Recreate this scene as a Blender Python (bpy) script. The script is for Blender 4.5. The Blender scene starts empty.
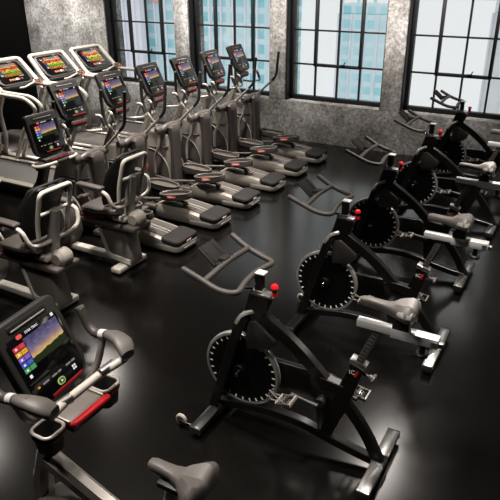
import bpy, bmesh, math, random
from mathutils import Vector, Matrix
random.seed(7)
sc = bpy.context.scene
COL = sc.collection
PI = math.pi

# ------------------------------------------------------------------ materials
def nodes(m):
    m.use_nodes = True
    nt = m.node_tree
    return nt, nt.nodes, nt.links
def mat(name, col, rough=.5, metal=0., spec=.5, bump=0., bscale=200., var=0.):
    m = bpy.data.materials.new(name)
    nt, N, L = nodes(m)
    b = N['Principled BSDF']
    b.inputs['Roughness'].default_value = rough
    b.inputs['Metallic'].default_value = metal
    b.inputs['Specular IOR Level'].default_value = spec
    tc = N.new('ShaderNodeTexCoord')
    nz = N.new('ShaderNodeTexNoise'); nz.inputs['Scale'].default_value = bscale; nz.inputs['Detail'].default_value = 3
    L.new(tc.outputs['Object'], nz.inputs['Vector'])
    r = N.new('ShaderNodeValToRGB')
    k = max(var, .04)
    r.color_ramp.elements[0].position = .3; r.color_ramp.elements[1].position = .7
    r.color_ramp.elements[0].color = (*[c*(1-k) for c in col], 1)
    r.color_ramp.elements[1].color = (*[min(1, c*(1+k)) for c in col], 1)
    L.new(nz.outputs['Fac'], r.inputs['Fac']); L.new(r.outputs['Color'], b.inputs['Base Color'])
    if bump:
        bp = N.new('ShaderNodeBump'); bp.inputs['Strength'].default_value = bump; bp.inputs['Distance'].default_value = .002
        L.new(nz.outputs['Fac'], bp.inputs['Height']); L.new(bp.outputs['Normal'], b.inputs['Normal'])
    return m
def emit(name, col, s):
    m = bpy.data.materials.new(name); nt, N, L = nodes(m)
    b = N['Principled BSDF']
    b.inputs['Base Color'].default_value = (0.01, .01, .01, 1); b.inputs['Roughness'].default_value = .3
    b.inputs['Emission Color'].default_value = (*col, 1); b.inputs['Emission Strength'].default_value = s
    return m

def concrete(name, c0, c1, c2):
    m = bpy.data.materials.new(name); nt, N, L = nodes(m)
    b = N['Principled BSDF']; b.inputs['Roughness'].default_value = .9; b.inputs['Specular IOR Level'].default_value = .2
    tc = N.new('ShaderNodeTexCoord')
    n1 = N.new('ShaderNodeTexNoise'); n1.inputs['Scale'].default_value = 1.5; n1.inputs['Detail'].default_value = 9; n1.inputs['Roughness'].default_value = .68
    n2 = N.new('ShaderNodeTexNoise'); n2.inputs['Scale'].default_value = 19; n2.inputs['Detail'].default_value = 8; n2.inputs['Roughness'].default_value = .75
    n3 = N.new('ShaderNodeTexVoronoi'); n3.inputs['Scale'].default_value = 26; n3.feature = 'F1'
    for n in (n1, n2, n3): L.new(tc.outputs['Object'], n.inputs['Vector'])
    r1 = N.new('ShaderNodeValToRGB')
    e = r1.color_ramp.elements
    e[0].position = .34; e[0].color = (*c0, 1); e[1].position = .66; e[1].color = (*c2, 1)
    x = e.new(.5); x.color = (*c1, 1)
    L.new(n1.outputs['Fac'], r1.inputs['Fac'])
    r2 = N.new('ShaderNodeValToRGB'); r2.color_ramp.elements[0].position = .38; r2.color_ramp.elements[1].position = .62
    r2.color_ramp.elements[0].color = (.30, .29, .28, 1); r2.color_ramp.elements[1].color = (1.4, 1.4, 1.4, 1)
    L.new(n2.outputs['Fac'], r2.inputs['Fac'])
    mx = N.new('ShaderNodeMix'); mx.data_type = 'RGBA'; mx.blend_type = 'MULTIPLY'; mx.inputs['Factor'].default_value = .8
    L.new(r1.outputs['Color'], mx.inputs['A']); L.new(r2.outputs['Color'], mx.inputs['B'])
    r3 = N.new('ShaderNodeValToRGB'); r3.color_ramp.elements[0].position = .03; r3.color_ramp.elements[1].position = .10
    r3.color_ramp.elements[0].color = (.35, .34, .33, 1); r3.color_ramp.elements[1].color = (1, 1, 1, 1)
    L.new(n3.outputs['Distance'], r3.inputs['Fac'])
    m2 = N.new('ShaderNodeMix'); m2.data_type = 'RGBA'; m2.blend_type = 'MULTIPLY'; m2.inputs['Factor'].default_value = .7
    L.new(mx.outputs['Result'], m2.inputs['A']); L.new(r3.outputs['Color'], m2.inputs['B'])
    L.new(m2.outputs['Result'], b.inputs['Base Color'])
    bp = N.new('ShaderNodeBump'); bp.inputs['Strength'].default_value = .6; bp.inputs['Distance'].default_value = .01
    L.new(n2.outputs['Fac'], bp.inputs['Height']); L.new(bp.outputs['Normal'], b.inputs['Normal'])
    return m

def floor_mat():
    m = bpy.data.materials.new('black_rubber_floor'); nt, N, L = nodes(m)
    b = N['Principled BSDF']
    tc = N.new('ShaderNodeTexCoord')
    n1 = N.new('ShaderNodeTexNoise'); n1.inputs['Scale'].default_value = 60; n1.inputs['Detail'].default_value = 4
    n2 = N.new('ShaderNodeTexNoise'); n2.inputs['Scale'].default_value = .7; n2.inputs['Detail'].default_value = 5
    for n in (n1, n2): L.new(tc.outputs['Object'], n.inputs['Vector'])
    r = N.new('ShaderNodeValToRGB')
    r.color_ramp.elements[0].color = (.0016, .0014, .0013, 1); r.color_ramp.elements[1].color = (.0030, .0026, .0023, 1)
    L.new(n1.outputs['Fac'], r.inputs['Fac']); L.new(r.outputs['Color'], b.inputs['Base Color'])
    mr = N.new('ShaderNodeMapRange'); mr.inputs['To Min'].default_value = .165; mr.inputs['To Max'].default_value = .20
    L.new(n2.outputs['Fac'], mr.inputs['Value']); L.new(mr.outputs['Result'], b.inputs['Roughness'])
    b.inputs['Specular IOR Level'].default_value = .5
    return m

def glass_mat():
    m = bpy.data.materials.new('window_glass'); nt, N, L = nodes(m)
    N.remove(N['Principled BSDF'])
    out = N['Material Output']
    t = N.new('ShaderNodeBsdfTransparent'); t.inputs['Color'].default_value = (.97, .99, .99, 1)
    g = N.new('ShaderNodeBsdfGlossy'); g.inputs['Roughness'].default_value = .05
    mx = N.new('ShaderNodeMixShader'); mx.inputs['Fac'].default_value = .05
    L.new(t.outputs[0], mx.inputs[1]); L.new(g.outputs[0], mx.inputs[2]); L.new(mx.outputs[0], out.inputs['Surface'])
    return m

def facade(name, c0, c1, c2, sx, sy, em=0.):
    m = bpy.data.materials.new(name); nt, N, L = nodes(m)
    b = N['Principled BSDF']; b.inputs['Roughness'].default_value = .55; b.inputs['Specular IOR Level'].default_value = .3
    tc = N.new('ShaderNodeTexCoord'); mp = N.new('ShaderNodeMapping')
    mp.inputs['Rotation'].default_value = (PI/2, 0, 0)
    L.new(tc.outputs['Object'], mp.inputs['Vector'])
    br = N.new('ShaderNodeTexBrick')
    br.offset = 0; br.inputs['Scale'].default_value = 1
    br.inputs['Brick Width'].default_value = sx; br.inputs['Row Height'].default_value = sy
    br.inputs['Mortar Size'].default_value = .22*sy; br.inputs['Mortar Smooth'].default_value = .3
    br.inputs['Color1'].default_value = (*c0, 1); br.inputs['Color2'].default_value = (*c1, 1); br.inputs['Mortar'].default_value = (*c2, 1)
    L.new(mp.outputs[0], br.inputs['Vector'])
    nz = N.new('ShaderNodeTexNoise'); nz.inputs['Scale'].default_value = .16; nz.inputs['Detail'].default_value = 4
    L.new(tc.outputs['Object'], nz.inputs['Vector'])
    r = N.new('ShaderNodeValToRGB'); r.color_ramp.elements[0].position = .40; r.color_ramp.elements[1].position = .58
    r.color_ramp.elements[0].color = (0, 0, 0, 1); r.color_ramp.elements[1].color = (.75, .75, .75, 1)
    L.new(nz.outputs['Fac'], r.inputs['Fac'])
    mx = N.new('ShaderNodeMix'); mx.data_type = 'RGBA'
    L.new(r.outputs['Color'], mx.inputs['Factor']); L.new(br.outputs['Color'], mx.inputs['A']); mx.inputs['B'].default_value = (*c2, 1)
    L.new(mx.outputs['Result'], b.inputs['Base Color'])
    return m

def sunset_mat():
    m = bpy.data.materials.new('screen_sunset_picture'); nt, N, L = nodes(m)
    b = N['Principled BSDF']; b.inputs['Base Color'].default_value = (.005, .005, .005, 1); b.inputs['Roughness'].default_value = .25
    uv = N.new('ShaderNodeTexCoord'); sp = N.new('ShaderNodeSeparateXYZ'); L.new(uv.outputs['UV'], sp.inputs[0])
    def math_(op, a, bb=None):
        n = N.new('ShaderNodeMath'); n.operation = op
        for i, v in enumerate((a, bb)):
            if v is None: continue
            if hasattr(v, 'is_linked'): L.new(v, n.inputs[i])
            else: n.inputs[i].default_value = v
        return n.outputs[0]
    nz = N.new('ShaderNodeTexNoise'); nz.inputs['Scale'].default_value = 5; nz.inputs['Detail'].default_value = 6
    L.new(uv.outputs['UV'], nz.inputs['Vector'])
    # height above the hill line
    h = math_('SUBTRACT', sp.outputs['Y'], math_('ADD', math_('MULTIPLY', sp.outputs['X'], .10), math_('ADD', .16, math_('MULTIPLY', nz.outputs['Fac'], .12))))
    r = N.new('ShaderNodeValToRGB'); cr = r.color_ramp
    cr.elements[0].position = 0; cr.elements[0].color = (.95, .62, .16, 1)
    cr.elements[1].position = 1; cr.elements[1].color = (.03, .03, .11, 1)
    for p, c in ((.12, (.80, .46, .18)), (.30, (.36, .25, .27)), (.5, (.16, .13, .26)), (.75, (.075, .065, .19))):
        e = cr.elements.new(p); e.color = (*c, 1)
    L.new(math_('MULTIPLY', h, 1.35), r.inputs['Fac'])
    n2 = N.new('ShaderNodeTexNoise'); n2.inputs['Scale'].default_value = 7; n2.inputs['Detail'].default_value = 8; n2.inputs['Distortion'].default_value = 1.2
    L.new(uv.outputs['UV'], n2.inputs['Vector'])
    mw = math_('MULTIPLY', math_('POWER', n2.outputs['Fac'], 3.), .9)
    add = N.new('ShaderNodeMix'); add.data_type = 'RGBA'; add.blend_type = 'ADD'; L.new(mw, add.inputs['Factor'])
    L.new(r.outputs['Color'], add.inputs['A']); add.inputs['B'].default_value = (.55, .45, .60, 1)
    g = N.new('ShaderNodeMix'); g.data_type = 'RGBA'
    L.new(math_('GREATER_THAN', h, 0.), g.inputs['Factor']); g.inputs['A'].default_value = (.018, .035, .008, 1)
    L.new(add.outputs['Result'], g.inputs['B'])
    L.new(g.outputs['Result'], b.inputs['Emission Color']); b.inputs['Emission Strength'].default_value = .62
    return m
def heat_mat():
    m = bpy.data.materials.new('screen_colour_picture'); nt, N, L = nodes(m)
    b = N['Principled BSDF']; b.inputs['Base Color'].default_value = (.005, .005, .005, 1); b.inputs['Roughness'].default_value = .25
    uv = N.new('ShaderNodeTexCoord'); sp = N.new('ShaderNodeSeparateXYZ'); L.new(uv.outputs['UV'], sp.inputs[0])
    nz = N.new('ShaderNodeTexNoise'); nz.inputs['Scale'].default_value = 6; nz.inputs['Detail'].default_value = 3
    L.new(uv.outputs['UV'], nz.inputs['Vector'])
    a = N.new('ShaderNodeMath'); a.operation = 'MULTIPLY_ADD'; L.new(nz.outputs['Fac'], a.inputs[0]); a.inputs[1].default_value = .34; a.inputs[2].default_value = -.17
    s = N.new('ShaderNodeMath'); L.new(sp.outputs['Y'], s.inputs[0]); L.new(a.outputs[0], s.inputs[1])
    r = N.new('ShaderNodeValToRGB'); cr = r.color_ramp
    cr.elements[0].position = 0; cr.elements[0].color = (.55, .10, .02, 1)
    cr.elements[1].position = 1; cr.elements[1].color = (.75, .45, .35, 1)
    for p, c in ((.13, (.85, .30, .03)), (.22, (.08, .38, .03)), (.33, (.15, .45, .05)), (.40, (.85, .65, .12)), (.52, (.9, .55, .12)), (.58, (.65, .05, .02)), (.72, (.80, .12, .03)), (.80, (.95, .80, .35)), (.9, (.55, .12, .10))):
        e = cr.elements.new(p); e.color = (*c, 1)
    L.new(s.outputs[0], r.inputs['Fac'])
    vo = N.new('ShaderNodeTexVoronoi'); vo.inputs['Scale'].default_value = 9; L.new(uv.outputs['UV'], vo.inputs['Vector'])
    mx = N.new('ShaderNodeMix'); mx.data_type = 'RGBA'; mx.blend_type = 'OVERLAY'; mx.inputs['Factor'].default_value = .35
    L.new(r.outputs['Color'], mx.inputs['A']); L.new(vo.outputs['Color'], mx.inputs['B'])
    L.new(mx.outputs['Result'], b.inputs['Emission Color']); b.inputs['Emission Strength'].default_value = 2.8
    return m
def mesh_mat():
    m = bpy.data.materials.new('black_mesh_fabric'); nt, N, L = nodes(m)
    b = N['Principled BSDF']; b.inputs['Base Color'].default_value = (.006, .006, .006, 1); b.inputs['Roughness'].default_value = .6
    tc = N.new('ShaderNodeTexCoord'); w = N.new('ShaderNodeTexVoronoi'); w.inputs['Scale'].default_value = 55; w.inputs['Randomness'].default_value = 0
    L.new(tc.outputs['Object'], w.inputs['Vector'])
    lt = N.new('ShaderNodeMath'); lt.operation = 'LESS_THAN'; lt.inputs[1].default_value = .33
    L.new(w.outputs['Distance'], lt.inputs[0])
    t = N.new('ShaderNodeBsdfTransparent'); mx = N.new('ShaderNodeMixShader')
    L.new(lt.outputs[0], mx.inputs[0]); L.new(b.outputs[0], mx.inputs[1]); L.new(t.outputs[0], mx.inputs[2])
    L.new(mx.outputs[0], N['Material Output'].inputs['Surface'])
    return m

M = dict(
    black=mat('black_powder_coat', (.0045, .0042, .0040), .28, 0, .5),
    plate=mat('black_plastic', (.0065, .006, .0057), .5),
    hb=mat('charcoal_rubber_grip', (.042, .036, .032), .5, bump=.2),
    dgrey=mat('dark_grey_plastic', (.058, .050, .045), .42, bump=.15, bscale=400),
    mgrey=mat('mid_grey_plastic', (.115, .103, .093), .40),
    shell=mat('warm_grey_shell', (.215, .198, .172), .40),
    silver=mat('warm_silver_paint', (.34, .318, .285), .34, .25),
    cap=mat('matte_black_cap', (.010, .009, .008), .75, spec=.25, bump=.2, bscale=300),
    casing=mat('charcoal_console_casing', (.019, .0175, .016), .45, bump=.1, bscale=400),
    beige=mat('pale_beige_frame', (.46, .43, .385), .38),
    chrome=mat('chrome', (.72, .71, .69), .16, 1.),
    steel=mat('brushed_steel', (.50, .48, .46), .33, 1.),
    alu=mat('white_aluminium', (.72, .72, .72), .30, .35),
    pad=mat('grey_elbow_pad', (.085, .077, .070), .5, bump=.2),
    barsteel=mat('polished_bar_steel', (.80, .79, .77), .24, 1.),
    polish=mat('polished_metal', (.70, .68, .66), .25, .55),
    rim=mat('dark_rim_steel', (.42, .40, .385), .24, .6),
    disc=mat('flywheel_black', (.002, .002, .002), .45, 0, .15),
    dash=mat('white_tick_paint', (.92, .92, .90), .5),
    red=mat('red_plastic', (.62, .012, .016), .30),
    dred=mat('dark_red_trim', (.17, .005, .007), .35),
    seat=mat('grey_saddle_vinyl', (.098, .089, .082), .48, bump=.3, bscale=300),
    seatlit=mat('lit_saddle_vinyl', (.21, .20, .186), .45, bump=.3, bscale=300),  # saddle vinyl with the light on the rear lobes put into its colour
    rubber=mat('black_rubber', (.007, .0065, .0065), .7),
    lab=mat('coral_red_label', (.62, .10, .085), .45),
    labw=mat('white_label', (.85, .80, .78), .45),
    deck=mat('grey_walking_belt', (.060, .056, .052), .55, bump=.2, bscale=300),
    strip=mat('white_strip', (.75, .74, .72), .4),
    glassblk=mat('black_glass', (.004, .004, .0045), .13, 0, .5),
    winframe=mat('black_window_steel', (.0035, .0035, .004), .5, spec=.3),
    darkwall=mat('black_painted_wall', (.0022, .0021, .0020), .85, spec=.15, bump=.1),
    ceil=mat('dark_ceiling', (.012, .012, .012), .9),
    conc=concrete('weathered_concrete', (.10, .092, .083), (.26, .25, .235), (.46, .45, .435)),
    floor=floor_mat(), glass=glass_mat(),
    sunset=sunset_mat(), heat=heat_mat(), mesh=mesh_mat(),
    t_red=emit('tile_red', (.62, .03, .06), 1), t_yel=emit('tile_yellow', (.75, .36, .02), 1), t_pur=emit('tile_purple', (.20, .10, .50), 1),
    t_blu=emit('tile_blue', (.05, .09, .50), 1), t_grn=emit('tile_green', (.05, .30, .08), 1), t_wht=emit('tile_white', (.8, .8, .8), 1),
    t_lime=emit('lit_green_button', (.28, .55, .10), 1), t_dim=emit('dim_key_print', (.20, .19, .18), 1), t_amber=emit('amber_key', (.6, .35, .02), 1),
    t_brand=emit('lit_red_emblem', (.8, .10, .08), 1),
    teal=facade('teal_glass_facade', (.20, .56, .63), (.30, .66, .71), (.62, .78, .82), 2.6, 1.7),
    teal2=facade('pale_teal_facade', (.26, .66, .73), (.40, .74, .79), (.68, .82, .86), 1.5, 1.5),
    pale=facade('pale_lavender_facade', (.70, .72, .80), (.75, .76, .83), (.82, .82, .88), 3.2, 3.0),
    grey=facade('pale_grey_facade', (.62, .64, .66), (.64, .66, .68), (.68, .70, .72), 4, 3.0),
    rose=mat('rose_glow_panel', (.85, .40, .36), .6),  # pink glow put into a panel colour
)

# ------------------------------------------------------------------ mesh builder
def catmull(pts, k=6, closed=False):
    P = [Vector(p) for p in pts]; n = len(P); out = []
    rng = range(n) if closed else range(n-1)
    for i in rng:
        p1, p2 = P[i], P[(i+1) % n]
        p0 = P[(i-1) % n] if (closed or i > 0) else p1*2-p2
        p3 = P[(i+2) % n] if (closed or i < n-2) else p2*2-p1
        for j in range(k):
            t = j/k
            out.append(.5*((2*p1)+(p2-p0)*t+(2*p0-5*p1+4*p2-p3)*t*t+(3*p1-p0-3*p2+p3)*t**3))
    if not closed: out.append(P[-1])
    return out
def round_path(pts, r=.04, k=5, closed=False):
    P = [Vector(p) for p in pts]; n = len(P); out = []
    for i in range(n):
        if not closed and i in (0, n-1): out.append(P[i]); continue
        a, b, c = P[(i-1) % n], P[i], P[(i+1) % n]
        d1, d2 = (a-b), (c-b)
        rr = min(r, d1.length*.48, d2.length*.48)
        s, e = b+d1.normalized()*rr, b+d2.normalized()*rr
        for j in range(k+1):
            t = j/k; out.append(s*(1-t)**2+b*2*t*(1-t)+e*t*t)
    return out
class MB:
    def __init__(self):
        self.bm = bmesh.new(); self.uv = self.bm.loops.layers.uv.new('UVMap'); self.mats = []
    def mi(self, m):
        if m is None: return 0
        if m not in self.mats: self.mats.append(m)
        return self.mats.index(m)
    def merge(self, tmp, m=None, bev=0, seg=2, mtx=None):
        if bev:
            es = [e for e in tmp.edges if len(e.link_faces) == 2 and e.calc_face_angle(0) > .5]
            bmesh.ops.bevel(tmp, geom=es, offset=bev, segments=seg, profile=.5, affect='EDGES', clamp_overlap=True)
        if mtx is not None: bmesh.ops.transform(tmp, matrix=mtx, verts=tmp.verts)
        bmesh.ops.recalc_face_normals(tmp, faces=tmp.faces)
        i = self.mi(m)
        vm = {}
        for v in tmp.verts: vm[v.index if False else v] = self.bm.verts.new(v.co)
        for f in tmp.faces:
            try: nf = self.bm.faces.new([vm[v] for v in f.verts])
            except ValueError: continue
            nf.material_index = i; nf.smooth = True
        tmp.free(); return self
    def box(self, c, s, m=None, bev=.004, rot=None, seg=2):
        t = bmesh.new(); bmesh.ops.create_cube(t, size=1)
        bmesh.ops.scale(t, vec=s, verts=t.verts)
        mt = Matrix.Translation(c)
        if rot is not None: mt = mt @ rot
        return self.merge(t, m, min(bev, .45*min(s)), seg, mt)
    def plate(self, poly, y0, y1, m=None, bev=.004, axis='Y', seg=2):
        # polygon in XZ extruded along Y (axis Y), in YZ along X (axis X), in XY along Z (axis Z)
        t = bmesh.new()
        def co(a, b, d): return {'Y': (a, d, b), 'X': (d, a, b), 'Z': (a, b, d)}[axis]
        A = [t.verts.new(co(a, b, y0)) for a, b in poly]; B = [t.verts.new(co(a, b, y1)) for a, b in poly]
        t.faces.new(A); t.faces.new(B[::-1]); n = len(poly)
        for i in range(n): t.faces.new([A[i], B[i], B[(i+1) % n], A[(i+1) % n]])
        bmesh.ops.recalc_face_normals(t, faces=t.faces)
        return self.merge(t, m, min(bev, .45*abs(y1-y0)), seg)
    def rings(self, R, m=None, closed=False, caps=True, bev=0):
        t = bmesh.new(); V = [[t.verts.new(p) for p in r] for r in R]; n = len(R[0]); k = len(R)
        for i in range(k if closed else k-1):
            for j in range(n):
                t.faces.new([V[i][j], V[(i+1) % k][j], V[(i+1) % k][(j+1) % n], V[i][(j+1) % n]])
        if caps and not closed: t.faces.new(V[0][::-1]); t.faces.new(V[-1])
        return self.merge(t, m, bev)
    def tube(self, pts, r, m=None, n=10, closed=False, capr=True):
        P = [Vector(p) for p in pts]; k = len(P); R = []
        def tan(i):
            a = P[(i-1) % k] if (closed or i > 0) else P[i]; b = P[(i+1) % k] if (closed or i < k-1) else P[i]
            return (b-a).normalized()
        t0 = tan(0); u = t0.orthogonal().normalized()
        for i in range(k):
            t1 = tan(i); u = (u-t1*u.dot(t1)).normalized(); w = t1.cross(u)
            rr = r[i] if isinstance(r, (list, tuple)) else r
            R.append([P[i]+(u*math.cos(2*PI*j/n)+w*math.sin(2*PI*j/n))*rr for j in range(n)])
        if capr and not closed:
            r0 = r[0] if isinstance(r, (list, tuple)) else r; r1 = r[-1] if isinstance(r, (list, tuple)) else r
            def shrink(ring, c, d, f, o): return [c+d*o+(p-c)*f for p in ring]
            a, b = tan(0), tan(k-1)
            R = [shrink(R[0], P[0], -a, .55, r0*.35)]+R+[shrink(R[-1], P[-1], b, .55, r1*.35)]
        return self.rings(R, m, closed)
    def cyl(self, p0, p1, r0, r1=None, m=None, n=20, bev=0):
        p0, p1 = Vector(p0), Vector(p1); r1 = r0 if r1 is None else r1
        d = (p1-p0).normalized(); u = d.orthogonal().normalized(); w = d.cross(u)
        L = (p1-p0).length
        prof = [(0, r0), (L, r1)] if not bev else [(0, r0-bev), (bev, r0), (L-bev, r1), (L, r1-bev)]
        return self.rings([[p0+d*h+(u*math.cos(2*PI*j/n)+w*math.sin(2*PI*j/n))*r for j in range(n)] for h, r in prof], m)
    def beam(self, pts, w, h, m=None, bev=.004, smooth=True):
        # rectangular bar swept along a path in the XZ plane (w across Y, h in plane)
        P = [Vector(p) for p in pts]; k = len(P); R = []
        for i in range(k):
            a, b = P[max(i-1, 0)], P[min(i+1, k-1)]
            t = (b-a).normalized(); s = Vector((0, 1, 0)); nrm = t.cross(s).normalized()
            hh = h[i] if isinstance(h, (list, tuple)) else h
            ww = w[i] if isinstance(w, (list, tuple)) else w
            c = min(bev, hh*.3, ww*.3)
            q = [(-ww/2+c, -hh/2), (ww/2-c, -hh/2), (ww/2, -hh/2+c), (ww/2, hh/2-c), (ww/2-c, hh/2), (-ww/2+c, hh/2), (-ww/2, hh/2-c), (-ww/2, -hh/2+c)]
            R.append([P[i]+s*x+nrm*y for x, y in q])
        return self.rings(R, m)
    def quad(self, pts, m=None, uvs=((0, 0), (1, 0), (1, 1), (0, 1))):
        f = self.bm.faces.new([self.bm.verts.new(p) for p in pts]); f.material_index = self.mi(m)
        for l, u in zip(f.loops, uvs): l[self.uv].uv = u
        return self
    def build(self, name, m=None, parent=None, loc=None, rot=None, label=None):
        me = bpy.data.meshes.new(name)
        self.bm.normal_update(); self.bm.to_mesh(me); self.bm.free()
        me.set_sharp_from_angle(angle=math.radians(38))
        o = bpy.data.objects.new(name, me); COL.objects.link(o)
        if self.mats:
            for x in self.mats: me.materials.append(x if isinstance(x, bpy.types.Material) else M[x])
        elif m: me.materials.append(M[m])
        if parent: o.parent = parent
        if loc: o.location = loc
        if rot: o.rotation_euler = rot
        if label: o['label'] = label
        return o
def thing(name, label, cat, loc=(0, 0, 0), rz=0, group=None):
    o = bpy.data.objects.new(name, None); COL.objects.link(o); o.empty_display_size = .1
    o.location = loc; o.rotation_euler = (0, 0, rz); o['label'] = label; o['category'] = cat
    if group: o['group'] = group
    return o
def copy_tree(o, parent=None):
    c = o.copy(); COL.objects.link(c); c.parent = parent
    for ch in [x for x in list(COL.objects) if x.parent == o]: copy_tree(ch, c)
    return c
def struct(o, kind='structure'): o['kind'] = kind; return o
def rrect(w, h, r, k=5, cy=0, cz=0, rt=None):
    # rounded rectangle outline in (y, z); rt = radius of the two top corners
    out = []; rt = r if rt is None else rt
    for sy, sz, a0, rr in ((1, 1, 0, rt), (-1, 1, 90, rt), (-1, -1, 180, r), (1, -1, 270, r)):
        for j in range(k+1):
            a = math.radians(a0+90*j/k)
            out.append((cy+sy*(w/2-rr)+rr*math.cos(a), cz+sz*(h/2-rr)+rr*math.sin(a)))
    return out
def text_mesh(txt, size, depth=.0006):
    cu = bpy.data.curves.new('lettering', 'FONT'); cu.body = txt; cu.size = size; cu.extrude = depth; cu.align_x = 'CENTER'; cu.align_y = 'CENTER'
    cu.resolution_u = 2
    o = bpy.data.objects.new('tmp_text', cu); COL.objects.link(o)
    dg = bpy.context.evaluated_depsgraph_get()
    me = bpy.data.meshes.new_from_object(o.evaluated_get(dg))
    bpy.data.objects.remove(o); bpy.data.curves.remove(cu)
    return me
def text_obj(name, me, m, parent, mtx, label=None):
    o = bpy.data.objects.new(name, me); COL.objects.link(o); me.materials.clear(); me.materials.append(M[m])
    o.parent = parent; o.matrix_local = mtx
    if label: o['label'] = label
    return o
# text lies in local XY; this frame maps it on a face with normal +X, reading along +Y
FACE_X = Matrix(((0, 0, 1, 0), (1, 0, 0, 0), (0, 1, 0, 0), (0, 0, 0, 1)))
# face with normal -Y, reading along +X
FACE_NY = Matrix(((1, 0, 0, 0), (0, 0, -1, 0), (0, 1, 0, 0), (0, 0, 0, 1)))

# ------------------------------------------------------------------ setting
WY, GY = 9.32, 9.56           # wall face, window plane
XL, XR, CZ = -10.55, 3.2, 4.0
SILL = .655
OPEN = [(-8.43, -6.83), (-6.52, -4.905), (-4.61, -2.945), (-2.63, -.98)]
f = MB(); f.box(((XL+XR)/2, 3.1, -.05), (XR-XL+.4, 14.4, .1), bev=0); struct(f.build('floor', 'floor'))
w = MB()
T = .5
w.box(((XL+XR)/2, WY+T/2, SILL/2), (XR-XL, T, SILL), bev=0)
w.box(((XL+XR)/2, WY+T/2, 3.65), (XR-XL, T, .7), bev=0)
edges = [XL]+[x for p in OPEN for x in p]+[XR]
for i in range(0, len(edges), 2):
    w.box(((edges[i]+edges[i+1])/2, WY+T/2, (SILL+3.3)/2), (edges[i+1]-edges[i], T, 3.3-SILL), bev=.012)
struct(w.build('wall_back', 'conc'))
w = MB(); w.box((XL-.1, 3.1, 2), (.2, 13.4, 4), bev=0); struct(w.build('wall_left', 'darkwall'))
w = MB(); w.box((XR+.1, 3.1, 2), (.2, 13.4, 4), bev=0); struct(w.build('wall_right', 'darkwall'))
w = MB(); w.box(((XL+XR)/2, -3.6, 2), (XR-XL+.4, .2, 4), bev=0); struct(w.build('wall_front', 'darkwall'))
w = MB(); w.box(((XL+XR)/2, 3.1, CZ+.05), (XR-XL+.4, 14.4, .1), bev=0); struct(w.build('ceiling', 'ceil'))
# windows
def window(k, x0, x1):
    g = MB()
    z0, z1 = SILL, 3.3
    fr = .055
    g.box(((x0+x1)/2, GY, z0+.035), (x1-x0, .10, .07), bev=.006)
    g.box(((x0+x1)/2, GY, z1-.03), (x1-x0, .10, .06), bev=.006)
    g.box((x0+.03, GY, (z0+z1)/2), (.06, .10, z1-z0), bev=.006)
    g.box((x1-.03, GY, (z0+z1)/2), (.06, .10, z1-z0), bev=.006)
    # blackened steel lining of the reveal
    g.box((x0+.008, (WY+GY)/2+.015, (z0+z1)/2), (.016, GY-WY-.03, z1-z0), bev=.002)
    g.box((x1-.008, (WY+GY)/2+.015, (z0+z1)/2), (.016, GY-WY-.03, z1-z0), bev=.002)
    pw = (x1-x0-.12)/4; hs = [1.235, 1.77, 2.30, 2.83]
    for i in range(1, 4):
        g.box((x0+.06+i*pw, GY, (z0+z1)/2), (.026, .05, z1-z0), bev=.003)
    for z in hs: g.box(((x0+x1)/2, GY, z), (x1-x0, .05, .024), bev=.003)
    # opening casement over the two middle panes
    xa, xb = x0+.06+pw, x0+.06+3*pw
    g.box(((xa+xb)/2, GY-.02, hs[0]), (xb-xa+.045, .07, .046), bev=.004)
    for x in (xa, xb): g.box((x, GY-.02, (hs[0]+hs[2])/2), (.045, .07, hs[2]-hs[0]), bev=.004)
    g.box(((xa+xb)/2, GY-.02, hs[2]), (xb-xa+.045, .07, .045), bev=.004)
    o = struct(g.build('window_%d' % k, 'winframe'))
    p = MB(); p.box(((x0+x1)/2, GY, (z0+z1)/2), (x1-x0-.02, .006, z1-z0-.02), bev=0)
    p.build('glass', 'glass', o)
    l = MB(); xc = xa+(xb-xa)*.64
    l.box((xc, GY-.065, hs[0]+.025), (.07, .03, .022)); l.box((xc+.03, GY-.075, hs[0]+.055), (.014, .018, .06), rot=Matrix.Rotation(.5, 4, 'Y'))
    l.build('window_latch', 'winframe', o)
for k, (a, b) in enumerate(OPEN): window(k+1, a, b)

# ------------------------------------------------------------------ buildings outside
def building(name, label, x0, x1, y0, depth, ztop, m, zbot=-60, crown=None):
    t = thing(name, label, 'building', ((x0+x1)/2, y0+depth/2, zbot))
    b = MB(); b.box((0, 0, (ztop-zbot)/2), (x1-x0, depth, ztop-zbot), bev=.1); b.build('facade', m, t)
    b = MB(); b.box((0, 0, ztop-zbot+.5), ((x1-x0)*.98, depth*.98, 1.0), bev=.1)
    n = max(3, int((x1-x0)/1.6))
    for i in range(n): b.box((-(x1-x0)*.45+i*(x1-x0)*.9/(n-1), -depth*.45, ztop-zbot+1.2), (.3, .3, 1.0), bev=.03)
    b.build('parapet', m, t)
    b = MB()
    for i in range(n+1): b.box((-(x1-x0)/2+i*(x1-x0)/n, -depth/2-.12, (ztop-zbot)/2), (.16, .3, ztop-zbot), bev=.02)
    b.build('fin', 'pale' if m != 'grey' else 'grey', t)
    return t
def wx(X, Y): return X*Y/WY
building('office_tower', 'teal glass tower seen through the third window from the left, sky above it', wx(-3.71, 72), wx(-2.86, 72), 72, 4, -2.6, 'teal2')
t = building('office_building', 'wide teal glass building filling the second window from the left', wx(-7.46, 66), -33.0, 66, 5, 22, 'teal')
b = MB()
for px, pz in ((.06, -1.2), (.72, 1.2), (.30, -3.0), (.40, .4)):
    X0 = -9+18*px; b.box((X0, -2.75, 60+pz), (1.2, .3, .7), bev=.05)
b.box((-8.0, -2.75, 59.6), (3.2, .3, 1.5), bev=.05)
b.build('glow_panel', 'rose', t, label='rose panels painted as a pink glow')  # rose patches paint the pink glow on the facade
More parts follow.
